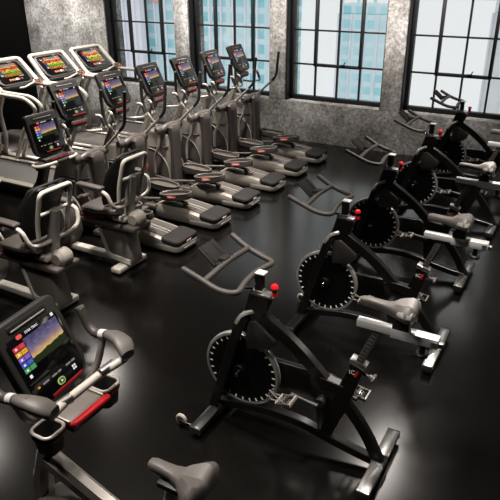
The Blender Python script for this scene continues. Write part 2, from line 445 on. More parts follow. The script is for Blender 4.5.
building('pale_building', 'pale lavender tower between teal buildings in the leftmost window', wx(-7.95, 64), wx(-7.56, 64), 64, 1, 20, 'pale')
building('teal_building', 'narrow teal building at the left edge of the leftmost window', wx(-8.9, 68), wx(-7.86, 68), 68, 2, 18, 'teal2')
building('grey_building', 'pale grey building at the right edge of the rightmost window', wx(-1.47, 64), wx(-.6, 64), 64, 4, -1.5, 'grey')

# ------------------------------------------------------------------ console (shared by three kinds of machine)
LOGO = text_mesh('STAR TRAC', .0145)
LOGO_SMALL = text_mesh('STAR TRAC', .016)
def console(parent, loc, lean, W=.40, H=.41, yaw=0):
    """tablet console; local frame: Y right, Z up, +X towards the user"""
    g = MB()
    g.plate(rrect(W, H, .085, 7, rt=.03), -.055, 0, bev=.012, axis='X', seg=3)
    g.plate(rrect(W*.6, H*.6, .05, 5), -.085, -.05, bev=.012, axis='X')
    o = g.build('console', 'casing', parent, loc, (0, -lean, yaw))
    g = MB(); g.plate(rrect(W-.05, H-.10, .065, 7, cz=-.035, rt=.008), -.002, .003, bev=.001, axis='X'); g.build('front_glass', 'glassblk', o)
    g = MB()
    g.tube(round_path([(-.02, -W/2+.012, .05), (-.015, -W/2+.008, H/2-.012), (-.015, W/2-.008, H/2-.012), (-.02, W/2-.012, .05)], .035), .008)
    g.build('top_trim', 'silver', o, label='pale silver trim along the top edge')
    g = MB(); g.box((.001, 0, H/2-.036), (.006, W*.62, .026), 'plate', bev=.004); g.box((.0045, 0, H/2-.045), (.004, W*.56, .007), 'silver', bev=.002)
    g.build('handle_slot', None, o)
    # screen: picture and app tiles on one panel
    g = MB(); x = .0042; sw, sh = .275, .20; zc = .022
    g.box((.0022, 0, zc), (.003, sw, sh), 'glassblk', bev=.001)
    y0 = -sw/2; z0 = zc-sh/2
    q = lambda a, b, c, d, m, xx=x: g.quad([(xx, y0+a*sw, z0+c*sh), (xx, y0+b*sw, z0+c*sh), (xx, y0+b*sw, z0+d*sh), (xx, y0+a*sw, z0+d*sh)], m)
    q(.26, .97, .30, .88, 'sunset')
    for i, m in enumerate(('t_red', 't_yel', 't_pur', 't_blu', 't_grn')):
        zz = .73-i*.12
        q(.03, .135, zz, zz+.10, m); q(.145, .25, zz, zz+.10, m)
        q(.065, .10, zz+.03, zz+.07, 't_wht', x+.0004); q(.17, .225, zz+.042, zz+.056, 't_dim', x+.0004)
    q(.06, .11, .12, .19, 't_wht'); q(.90, .955, .92, .99, 't_wht')
    g.build('screen', None, o)
    g = MB(); g.plate(rrect(.03, .017, .008, 4, cy=-.075, cz=zc+sh*.5-.008), .003, .006, 't_brand', .001, 'X'); g.build('emblem', None, o, label='red oval emblem')
    text_obj('brand_lettering', LOGO, 't_wht', o, Matrix.Translation((.0055, -.005, zc+sh*.5-.008)) @ FACE_X)
    g = MB()
    g.plate(rrect(.042, .03, .0145, 5, cy=0, cz=-.142), .003, .006, 't_lime', .001, 'X')
    g.plate(rrect(.032, .022, .0105, 5, cy=0, cz=-.142), .005, .0075, 'dgrey', .0006, 'X')
    g.quad([(.0078, -.004, -.148), (.0078, .008, -.142), (.0078, .008, -.1415), (.0078, -.004, -.136)], 't_wht')
    g.build('start_button', None, o, label='green ringed start button')
    for yy, ww in ((-.115, .012), (-.085, .035), (-.03, .03), (.005, .02), (.055, .03), (.09, .022)):
        g = MB(); g.quad([(.0036, yy, -.108), (.0036, yy+ww, -.108), (.0036, yy+ww, -.100), (.0036, yy, -.100)], 't_amber' if yy < -.1 else 't_dim'); g.build('key', None, o)
    g = MB(); ys = (.080, .089, .092, .101); zs = (-.142, -.133, -.130, -.121)
    for a in range(3):
        for b_ in range(3): g.quad([(.0036, ys[a], zs[b_]), (.0036, ys[a+1], zs[b_]), (.0036, ys[a+1], zs[b_+1]), (.0036, ys[a], zs[b_+1])], 't_wht' if a != 1 and b_ != 1 else 'glassblk')
    bmesh.ops.remove_doubles(g.bm, verts=g.bm.verts, dist=1e-5); g.build('menu_key', None, o)
    g = MB(); g.box((.003, .025, -.172), (.008, .19, .014), bev=.003); g.build('red_trim', 'dred', o, label='dark red trim strip')
    return o

# ------------------------------------------------------------------ spin bike
def saddle_mesh(parent, m, mlit, name='saddle', L=.30, Wd=.105, nose=.024, lobes=True):
    """x=0 nose tip, x=L rear; z=0 underside"""
    g = MB()
    n = 16; R = []; prof = [(0, .35, .70), (.02, .8, .9), (.10, 1., 1.), (.25, 1.02, 1.), (.42, 1.15, 1.0), (.56, 1.6, .98), (.68, 2.6, 1.0), (.79, 3.7, 1.05), (.88, 4.25, 1.08), (.95, 4.05, 1.0), (.99, 3.5, .85), (1.01, 2.6, .6)]
    for t, wf, hf in prof:
        hw = nose*wf*(Wd/.105); top = (.062+.016*max(0, t-.45)/.55)*hf; zb = .008 if t < .5 else .002
        ring = []
        for j in range(n):
            a = 2*PI*j/n; c, s = math.cos(a), math.sin(a)
            y = hw*math.copysign(abs(c)**.62, c)
            z = (top+zb)/2+(top-zb)/2*math.copysign(abs(s)**.75, s)
            if s > .5 and t > .3: z -= .012*math.exp(-(y/.016)**2)*min(1, (t-.3)*3)
            if s > .3 and t > .66: z += .016*math.exp(-((abs(y)-.52*hw)/(.30*hw))**2)
            ring.append((L*t, y, z))
        R.append(ring)
    g.rings(R)
    o = g.build(name, m, parent)
    if lobes:
        for s in (-1, 1):
            p = MB(); R = []
            for t, k in ((.70, .25), (.74, .7), (.82, 1.), (.92, 1.05), (.985, .9), (1.02, .35)):
                cyy = s*Wd*.50; hw = .046*k*(Wd/.105); zc = .050+.009*k
                R.append([(L*t, cyy+hw*math.cos(2*PI*j/12), zc-.012+.031*k*math.sin(2*PI*j/12)) for j in range(12)])
            p.rings(R); p.build('saddle_pad', mlit, o, label='rear pad coloured paler as if lit')  # paler colour paints the lit rear of the saddle
    return o
BADGE = text_mesh('IC', .04)

def make_bike():
    t = thing('spin_bike', '', 'exercise bike')
    def bar(name, x, hl, m):
        g = MB(); g.box((x, 0, .058), (.078, 2*hl, .048), bev=.006)
        o = g.build(name, m, t)
        for s in (-1, 1):
            e = MB(); e.box((x, s*(hl+.004), .056), (.082, .012, .052), bev=.004); e.cyl((x, s*(hl-.03), 0), (x, s*(hl-.03), .036), .022, n=14, bev=.004); e.build('end_foot', 'rubber', o)
        return o
    fb = bar('front_stabilizer', -.55, .305, 'black')
    for s in (-1, 1):
        g = MB(); g.box((-.64, s*.270, .045), (.14, .012, .026), bev=.003); g.build('wheel_bracket', 'black', fb)
        g = MB(); yw = s*.247; g.cyl((-.70, yw-.013, .042), (-.70, yw+.013, .042), .042, n=24, bev=.007, m='silver'); g.cyl((-.70, yw-.015, .042), (-.70, yw+.015, .042), .026, n=18, m='plate'); g.cyl((-.70, yw-.017, .042), (-.70, yw+.017, .042), .010, n=14, m='chrome')
        g.build('transport_wheel', None, fb)
    rb = bar('rear_stabilizer', .56, .285, 'barsteel'); rb['label'] = 'polished steel rear foot bar'
    g = MB(); g.box((.56, 0, .066), (.086, .09, .04), bev=.004); g.cyl((.56, -.02, .083), (.56, -.02, .09), .008); g.build('clamp_plate', 'black', rb)
    # frame
    g = MB(); g.beam(catmull([(-.56, 0, .075), (-.38, 0, .120), (-.16, 0, .155), (.05, 0, .150), (.21, 0, .118), (.40, 0, .082), (.57, 0, .06)], 5), .055, .055); g.build('lower_beam', 'black', t)
    for s in (-1, 1):
        g = MB(); g.beam(catmull([(-.572, s*.06, .07), (-.458, s*.06, .44), (-.365, s*.058, .755), (-.325, s*.04, .825)], 5), .022, .062); g.build('fork_blade', 'black', t)
        for zz in (.675, .725):
            pass
    g = MB(); g.beam(catmull([(-.378, 0, .775), (-.345, 0, .835), (-.275, 0, .872)], 4), [.14, .14, .14, .12, .12, .10, .09, .08, .07], .03, bev=.008); g.build('fork_crown', 'polish', t, label='polished metal fork crown')
    g = MB(); g.beam([(-.30, 0, .79), (-.262, 0, .90), (-.235, 0, .99)], .06, [.13, .135, .14], bev=.008); g.build('head_tube', 'black', t)
    g = MB(); g.beam(catmull([(-.25, 0, .85), (-.10, 0, .762), (.03, 0, .668), (.13, 0, .575), (.20, 0, .51)], 6), .055, .075); g.beam([(.165, 0, .52), (.31, 0, .505)], .06, .07); g.build('main_beam', 'black', t)
    g = MB(); g.beam([(.205, 0, .10), (.30, 0, .41), (.385, 0, .71)], .05, [.07, .10, .085]); g.plate([(.10, .52), (.30, .50), (.34, .42), (.27, .20), (.24, .12), (.17, .12), (.15, .30)], -.022, .022); g.build('seat_tube', 'black', t)
    g = MB(); g.beam(catmull([(.29, 0, .44), (.38, 0, .35), (.47, 0, .23), (.53, 0, .12), (.56, 0, .075)], 5), .05, .065); g.build('rear_leg', 'black', t)
    # flywheel
    c = Vector((-.372, 0, .412)); RR = .266
    def ringm(r0, r1, y0, y1, n=56):
        return [[(c.x+r*math.cos(2*PI*i/n), y, c.z+r*math.sin(2*PI*i/n)) for r, y in ((r0, y0), (r1-.010, y0), (r1-.003, y0+.003), (r1, y0+.010), (r1, y1-.010), (r1-.003, y1-.003), (r1-.010, y1), (r0, y1))] for i in range(n)]
    g = MB(); g.cyl(c-Vector((0, .014, 0)), c+Vector((0, .014, 0)), .25, n=56); fw = g.build('flywheel', 'disc', t)
    g = MB(); g.rings(ringm(.245, RR, -.021, .021), closed=True); g.build('flywheel_rim', 'rim', fw)
    for s in (-1, 1):
        g = MB(); V = []
        for i in range(28):
            for a in (2*PI*i/28, 2*PI*i/28+.047): V.append([g.bm.verts.new((c.x+r*math.cos(a), s*.0148, c.z+r*math.sin(a))) for r in (.218, .240)])
        for k in range(56):
            q = [V[k][0], V[k][1], V[(k+1) % 56][1], V[(k+1) % 56][0]]
            fc = g.bm.faces.new(q if s > 0 else q[::-1]); fc.material_index = g.mi('dash' if k % 2 == 0 else 'disc')
        g.build('tick_ring', None, fw, label='ring of white tick marks')
    g = MB(); g.cyl(c-Vector((0, .085, 0)), c+Vector((0, .085, 0)), .016, n=16, m='chrome', bev=.003); g.cyl(c-Vector((0, .05, 0)), c+Vector((0, .05, 0)), .045, n=24, m='disc', bev=.006); g.cyl(c+Vector((.045, -.02, -.012)), c+Vector((.045, .0, -.012)), .006, m='chrome'); g.build('flywheel_hub', None, fw)
    g = MB(); g.plate([(-.33, .79), (-.26, .815), (-.12, .715), (-.13, .67), (-.17, .63), (-.32, .60)], -.045, .045, bev=.01); g.build('brake_housing', 'casing', t)
    # belt guard on the far side
    BB = Vector((.19, 0, .40))
    def capsule(p, q, r0, r1, n=10):
        d = (q-p); a0 = math.atan2(d.z, d.x); out = []
        for j in range(n+1): a = a0+PI/2+PI*j/n; out.append((p.x+r0*math.cos(a), p.z+r0*math.sin(a)))
        for j in range(n+1): a = a0-PI/2+PI*j/n; out.append((q.x+r1*math.cos(a), q.z+r1*math.sin(a)))
        return out
    g = MB(); g.plate(capsule(c, BB, .085, .115), .052, .095, bev=.008); g.build('belt_guard', 'black', t)
    g = MB(); g.cyl(BB-Vector((0, .075, 0)), BB+Vector((0, .10, 0)), .032, n=20, bev=.004, m='plate'); g.cyl(BB+Vector((.01, -.026, -.035)), BB+Vector((.01, -.023, -.035)), .007, m='red'); g.build('bottom_bracket', None, t)
    for s, d in ((-1, Vector((-.168, 0, .028))), (1, Vector((.168, 0, -.028)))):
        y = s*.10
        g = MB(); g.tube([BB+Vector((0, y, 0)), BB+d*.5+Vector((0, y+s*.004, 0)), BB+d+Vector((0, y+s*.008, 0))], [.018, .014, .015], n=10); cr = g.build('crank_arm', 'plate', t)
        p = BB+d+Vector((0, y+s*.075, 0))
        rt = Matrix.Rotation(-.25 if s < 0 else .15, 4, 'Y')
        g = MB()
        mt = Matrix.Translation(p) @ rt
        def bx(cx, cy, cz, sx, sy, sz, m='mgrey'): g.box(mt @ Vector((cx, cy, cz)), (sx, sy, sz), m, .003, rt)
        bx(0, 0, 0, .018, .11, .018, 'chrome')
        for yy in (-.045, .045): bx(0, yy, 0, .095, .012, .022, 'hb')
        for xx in (-.045, .045): bx(xx, 0, 0, .010, .10, .026, 'silver')
        bx(-.012, 0, .012, .014, .07, .006, 'hb'); bx(.012, 0, -.012, .014, .07, .006, 'hb')
        g.build('pedal', None, cr)
        g = MB()
        for yy in (-.028, .028): g.tube([mt @ Vector(q) for q in ((-.045, yy, .01), (-.085, yy, .02), (-.10, yy*.6, .045), (-.075, yy*.4, .065))], .0045, n=6)
        g.tube([mt @ Vector(q) for q in ((-.075, -.02, .065), (-.03, -.045, .05), (.02, -.05, .012))], .004, n=6)
        g.build('toe_clip', 'mgrey', cr)
    # handlebar assembly
    g = MB(); g.box((-.232, 0, .994), (.145, .066, .016), 'steel', .004); g.box((-.250, 0, 1.06), (.05, .04, .13), 'black', .004); g.box((-.255, 0, 1.008), (.066, .058, .022), 'steel', .004)
    g.box((-.240, 0, 1.130), (.062, .056, .010), 'alu', .003)
    hp = g.build('handlebar_post', None, t)
    g = MB(); g.cyl((-.29, -.02, 1.02), (-.335, -.065, 1.035), .010, n=10, m='chrome'); g.cyl((-.335, -.065, 1.035), (-.345, -.075, 1.038), .016, n=12, m='chrome'); g.build('clamp_lever', None, hp)
    zb = 1.105
    loop = [(-.455, -.235, 1.125), (-.33, -.262, 1.095), (-.275, -.235, 1.09), (-.30, -.07, 1.10), (-.305, 0, 1.105), (-.30, .07, 1.10), (-.275, .235, 1.09), (-.33, .262, 1.095), (-.455, .235, 1.125)]
    g = MB()
    left = [(-.60, -.272, 1.188), (-.475, -.252, 1.13)]
    pts = left+[(-.37, -.255, 1.095), (-.27, -.225, 1.088), (-.298, -.075, 1.098), (-.298, .075, 1.098), (-.27, .225, 1.088), (-.37, .255, 1.095)]+[(x, -y, z) for x, y, z in left[::-1]]
    g.tube(round_path(pts, .06, 6), .0185, n=12)
    g.tube(round_path([(-.47, -.25, 1.13), (-.468, -.05, 1.148), (-.468, .05, 1.148), (-.47, .25, 1.13)], .05), .0185, n=12)
    hb = g.build('handlebar', 'hb', t)
    g = MB(); rt = Matrix.Translation((-.565, 0, 1.182)) @ Matrix.Rotation(math.radians(40), 4, 'Y')
    g.box(rt @ Vector((0, 0, 0)), (.15, .165, .012), None, .004, rt.to_3x3().to_4x4())
    for yy in (-.05, .05): g.box(rt @ Vector((-.01, yy, .007)), (.13, .022, .006), None, .002, rt.to_3x3().to_4x4())
    g.box(rt @ Vector((.07, 0, .014)), (.012, .165, .022), None, .003, rt.to_3x3().to_4x4())
    for yy in (-.06, .06): g.tube([rt @ Vector((.075, yy, .02)), rt @ Vector((.085, yy, .05))], .006, n=6)
    g.box((-.49, 0, 1.158), (.05, .07, .035), None, .006)
    g.build('tablet_holder', 'cap', hb)
    g = MB(); g.cyl((-.152, 0, 1.0), (-.152, 0, 1.022), .018, n=16, m='red'); g.cyl((-.152, 0, 1.02), (-.152, 0, 1.045), .016, n=16, m='plate'); g.cyl((-.152, 0, 1.046), (-.152, 0, 1.072), .024, .020, n=20, m='red', bev=.005)
    g.build('resistance_knob', None, t, label='red resistance knob')
    # seat assembly
    g = MB(); g.box((.386, 0, .72), (.10, .066, .03), bev=.005, rot=Matrix.Rotation(.28, 4, 'Y')); g.build('seat_collar', 'steel', t)
    g = MB(); g.beam([(.375, 0, .68), (.485, 0, .975)], .03, .045, m='dgrey')
    d = Vector((.110, 0, .295)).normalized()
    for i in range(8):
        p = Vector((.396, -.0155, .75))+d*(.026*i); g.box(p, (.022, .002, .006), 'steel', 0, Matrix.Rotation(.36, 4, 'Y'))
    sp = g.build('seat_post', None, t)
    g = MB(); g.box((.58, 0, .985), (.44, .048, .044), 'alu', .004); g.box((.675, 0, .982), (.25, .062, .056), 'alu', .005); g.box((.81, 0, .975), (.03, .036, .03), 'steel', .004)
    g.box((.778, -.0315, .983), (.03, .004, .03), 'steel', .001)
    sr = g.build('seat_slider', None, t, label='white aluminium seat slider rail')
    g = MB(); g.cyl((.72, 0, .955), (.72, 0, .895), .016, n=14); g.cyl((.72, 0, .90), (.72, 0, .872), .036, n=20, bev=.006); g.build('slider_knob', 'plate', sr)
    g = MB(); g.box((.60, 0, 1.03), (.09, .055, .06), bev=.006); g.box((.60, 0, 1.08), (.15, .05, .014), bev=.003); g.box((.60, 0, 1.06), (.05, .045, .06), bev=.003); sb = g.build('saddle_clamp', 'plate', t)
    sd = saddle_mesh(t, 'seat', 'seatlit'); sd.location = (.366, 0, 1.086); sd.rotation_euler = (0, .02, 0)
    g = MB(); g.cyl((.40, 0, .655), (.455, 0, .640), .010, n=10, m='dgrey'); g.cyl((.45, 0, .641), (.485, 0, .632), .02, n=14, m='dgrey', bev=.004); g.box((.478, 0, .634), (.022, .085, .026), 'dgrey', .008); g.build('pop_pin_knob', None, t)
    bt = text_obj('badge_lettering', BADGE, 'dash', t, Matrix.Translation((.358, -.0262, .655)) @ Matrix.Rotation(-.1, 4, 'Y') @ FACE_NY, label='white letters on seat tube')
    g = MB(); g.box((.385, -.026, .650), (.014, .003, .045), bev=.001, rot=Matrix.Rotation(.3, 4, 'Y')); g.build('badge_stripe', 'red', t, label='red stripe beside the letters')
    return t
BIKE_LABELS = ['black spin bike nearest the camera, its flywheel and steel rear foot in full view',
               'black spin bike second from the front, directly behind the nearest spin bike',
               'black spin bike in the middle of the row of five',
               'black spin bike second from the window wall',
               'black spin bike furthest back, right in front of the window sill']
bike = make_bike()
BX = (-1.25, -1.245, -1.32, -1.29, -1.255); BY = (2.752, 4.10, 5.445, 6.83, 8.22)
for i in range(5):
    o = bike if i == 0 else copy_tree(bike)
    o['label'] = BIKE_LABELS[i]; o['group'] = 'row of black spin bikes'
    o.location = (BX[i], BY[i], 0)

# ------------------------------------------------------------------ elliptical
PLAB = text_mesh('STAR TRAC', .018)
def make_elliptical():
    t = thing('elliptical_trainer', '', 'elliptical')
    # base frame
    g = MB(); g.box((-.45, 0, .06), (1.3, .10, .07), bev=.01); g.box((-1.05, 0, .045), (.09, .52, .07), bev=.012); g.box((-.35, 0, .045), (.09, .46, .06), bev=.012)
    for y in (-.22, .22): g.cyl((-1.05, y, 0), (-1.05, y, .02), .03, n=12)
    g.build('base_frame', 'dgrey', t)
    # tail housing
    R = []; hw = .195
    for x, zt, k in ((-.12, .17, .80), (-.05, .20, .97), (.10, .205, 1.), (.40, .172, 1.), (.60, .140, 1.), (.66, .10, .97)):
        w_ = hw*k; z0 = .02; R.append([(x, -w_+.02, z0), (x, w_-.02, z0), (x, w_, z0+.03), (x, w_, zt-.05), (x, w_-.012, zt-.014), (x, w_-.045, zt), (x, -w_+.045, zt), (x, -w_+.012, zt-.014), (x, -w_, zt-.05), (x, -w_, z0+.03)])
    g = MB(); g.rings(R); g.plate([(x, y) for x, y in rrect(.42, .40, .085, 6, cy=.545)], .022, .098, bev=.018, axis='Z', seg=3)
    for y in (-.15, .15): g.cyl((.55, y, 0), (.55, y, .03), .025, n=12)
    th = g.build('tail_housing', 'shell', t)
    g = MB()
    for y in (-.088, .088): g.rings([[(x, y+a, z+b) for a, b in ((-.052, -.004), (.052, -.004), (.044, .006), (-.044, .006))] for x, z in ((-.04, .200), (.10, .206), (.40, .173), (.53, .156))])
    g.build('roller_track', 'dgrey', th, label='two dark roller tracks')
    g = MB(); g.box((.24, 0, .186), (.58, .030, .03), bev=.008, rot=Matrix.Rotation(.108, 4, 'Y')); g.build('centre_rib', 'mgrey', th)
    g = MB(); g.plate([(x, y) for x, y in rrect(.245, .392, .060, 6, cy=.625)], .088, .160, bev=.024, axis='Z', seg=3)
    bmesh.ops.transform(g.bm, matrix=Matrix.Translation((.622, 0, .12)) @ Matrix.Rotation(.10, 4, 'Y') @ Matrix.Translation((-.622, 0, -.12)), verts=g.bm.verts); g.build('end_cap', 'cap', th)
    g = MB(); rt = Matrix.Rotation(.10, 4, 'Y'); g.box((.747, .0, .111), (.006, .078, .026), 'labw', .001, rt); g.box((.749, 0, .111), (.006, .058, .007), 'lab', .0005, rt); g.build('end_label', None, th, label='small white and red label')
    g = MB(); g.box((.752, .01, .055), (.02, .22, .022), bev=.008); g.build('lift_handle', 'silver', th)
    # body shell
    g = MB(); g.plate([(-1.12, .05), (-.46, .05), (-.44, .62), (-.46, .80), (-.62, .83), (-.80, .815), (-.95, .70), (-1.06, .45)], -.14, .14, bev=.035, seg=3); bs = g.build('body_shell', 'shell', t)
    for s in (-1, 1):
        g = MB(); cx, cz = -.745, .26
        outer = [(cx+.335*math.cos(a*PI/18), cz+.345*math.sin(a*PI/18)) for a in range(0, 19)]+[(cx-.335, .07), (cx+.335, .07)]
        g.plate(outer, s*.135, s*.158, bev=.006); dc = g.build('disc_cover', 'dgrey', bs, label='dark arched disc cover')
        g = MB(); g.tube([(cx+.325*math.cos(a*PI/18), s*.158, cz+.335*math.sin(a*PI/18)) for a in range(-1, 20)], .009, n=8); g.build('disc_rim', 'shell', bs)
        g = MB(); g.cyl((-.575, s*.155, .28), (-.575, s*.162, .28), .016, n=14); g.build('bolt_cover', 'rubber', bs)
        g = MB(); g.box((-.78, s*.160, .34), (.03, .004, .085), bev=.001, rot=Matrix.Rotation(.1, 4, 'Y')); g.build('side_label', 'lab', bs, label='small red label')
        g = MB(); g.tube(round_path([(-.85, s*.146, .615), (-.48, s*.150, .632), (-.44, s*.13, .65)], .02), .008, n=8); g.build('seam_trim', 'mgrey', bs)
    # tower with crossbar
    g = MB(); R = []
    for z, a, b in ((.06, .085, .082), (.30, .085, .082), (.60, .078, .085), (.80, .075, .090), (.875, .07, .095), (.905, .05, .07)):
        R.append([(-.46+sx*a, sy*b, z) for sx, sy in ((-1, -.7), (-.8, -1), (.8, -1), (1, -.7), (1, .7), (.8, 1), (-.8, 1), (-1, .7))])
    g.rings(R); tw = g.build('tower', 'dgrey', t)
    g = MB(); g.tube(catmull([(-.50, -.17, .855), (-.49, -.08, .882), (-.49, .08, .882), (-.50, .17, .855)], 4), [.045]*13, n=12); g.build('crossbar', 'dgrey', tw)
    for s in (-1, 1): g = MB(); g.cyl((-.515, s*.155, .86), (-.515, s*.255, .86), .052, .047, n=20, bev=.012); g.build('pivot_hub', 'dgrey', tw)
    # swinging arms, pedals and links
    for s, up, low, px, pz, pitch in ((1, [(-.515, .875), (-.40, .985), (-.27, 1.105), (-.20, 1.20), (-.185, 1.36), (-.17, 1.53)], [(-.50, .83), (-.50, .65), (-.56, .5), (-.60, .28)], -.20, .315, .06),
                                       (-1, [(-.515, .875), (-.56, .97), (-.655, 1.08), (-.70, 1.16), (-.71, 1.31), (-.70, 1.47)], [(-.505, .83), (-.525, .655), (-.59, .51), (-.605, .30)], .175, .335, -.17)):
        y = s*.225
        A = catmull([(x, y+s*.012*(z-.86)*4, z) for x, z in up], 5)
        k = len(A); cut = int(k*.42)
        g = MB(); g.tube(A[:cut+2], .0165, n=10); arm = g.build('swing_arm', 'silver', t)
        g = MB(); g.tube(A[cut:], [.019]*(k-cut-1)+[.021], n=10); g.build('grip', 'rubber', arm, label='black foam grip')
        g = MB(); g.tube(catmull([(x, y, z) for x, z in low], 5), .018, n=10); g.build('lower_arm', 'silver', arm)
        # pedal
        mt = Matrix.Translation((px, s*.135, pz)) @ Matrix.Rotation(pitch, 4, 'Y')
        out = [(.215*math.cos(a), .098*math.copysign(abs(math.sin(a))**.75, math.sin(a))) for a in [2*PI*i/28 for i in range(28)]]
        def ring(sc, z): return [mt @ Vector((x*(1 if sc is None else sc), yy*sc, z)) for x, yy in out]
        g = MB(); g.rings([ring(.90, -.05), ring(.97, -.045), ring(1.0, -.02), ring(1.0, .018), ring(.975, .026), ring(.93, .022), ring(.90, -.006), ring(.3, -.010)]); pd = g.build('pedal', 'dgrey', t)
        g = MB(); g.tube([p for p in ring(.985, .024)], .006, n=6, closed=True); g.build('pedal_rim', 'mgrey', pd)
        g = MB(); mt2 = mt @ Matrix.Translation((.150, s*-.0005, 0))
        if s < 0:
            a = Vector(out[24]); 
            rz = Matrix.Rotation(math.radians(28), 4, 'Z')
            mp = mt @ Matrix.Translation((.015, -.098, -.004)) @ Matrix.Rotation(math.radians(10), 4, 'Z')
            g = MB(); g.box((0, 0, 0), (.12, .012, .036), 'lab', .004); g.box((0, -.0065, .0), (.085, .001, .010), 'labw', 0)
            lo = g.build('pedal_label', None, pd, label='coral red label'); lo.matrix_local = mp
        g = MB(); g.tube([(-.605, y, .26), (-.35, y*.85, .22), (px-.05, s*.135, pz-.065), (px+.12, s*.135, pz-.075)], .017, n=8); g.build('link_arm', 'dgrey', t)
        g = MB(); g.tube([(px+.08, s*.135, pz-.07), (px+.10, s*.10, .235)], .013, n=8); g.cyl((px+.10, s*.09-.022, .222), (px+.10, s*.09+.022, .222), .028, n=16); g.build('roller_arm', 'dgrey', t)
    # mast and console
    g = MB(); g.beam([(-1.02, 0, .55), (-.86, 0, .87), (-.70, 0, 1.16)], .075, [.09, .075, .06], bev=.012); g.build('mast', 'silver', t)
    console(t, (-.708, 0, 1.447), math.radians(26))
    g = MB(); g.box((-.665, 0, 1.20), (.11, .24, .075), 'dgrey', .02); g.box((-.606, 0, 1.205), (.012, .2, .016), 'dred', .004); g.build('console_base', None, t)
    g = MB()
    for s in (-1, 1): g.tube(round_path([(-.68, s*.06, 1.10), (-.62, s*.17, 1.075), (-.55, s*.27, 1.075), (-.50, s*.275, 1.09), (-.56, s*.27, 1.235), (-.61, s*.25, 1.235)], .05), .0155, n=10)
    g.build('fixed_handlebar', 'silver', t)
    for s in (-1, 1): g = MB(); g.tube([(-.515, s*.274, 1.125), (-.55, s*.271, 1.21)], .0185, n=10); g.build('pulse_grip', 'rubber', t)
    return t
EL_LABELS = ['grey elliptical trainer nearest the camera, partly hidden by the recumbent bikes',
             'grey elliptical trainer second in the row from the camera',
             'grey elliptical trainer third in the row from the camera',
             'grey elliptical trainer third from the window wall',
             'grey elliptical trainer next to last before the window wall',
             'grey elliptical trainer at the far end beside the window sill']
el = make_elliptical()
for i in range(6):
    o = el if i == 0 else copy_tree(el)
    o['label'] = EL_LABELS[i]; o['group'] = 'row of elliptical trainers'
    o.location = (-4.2, 4.766+.7163*i, 0)

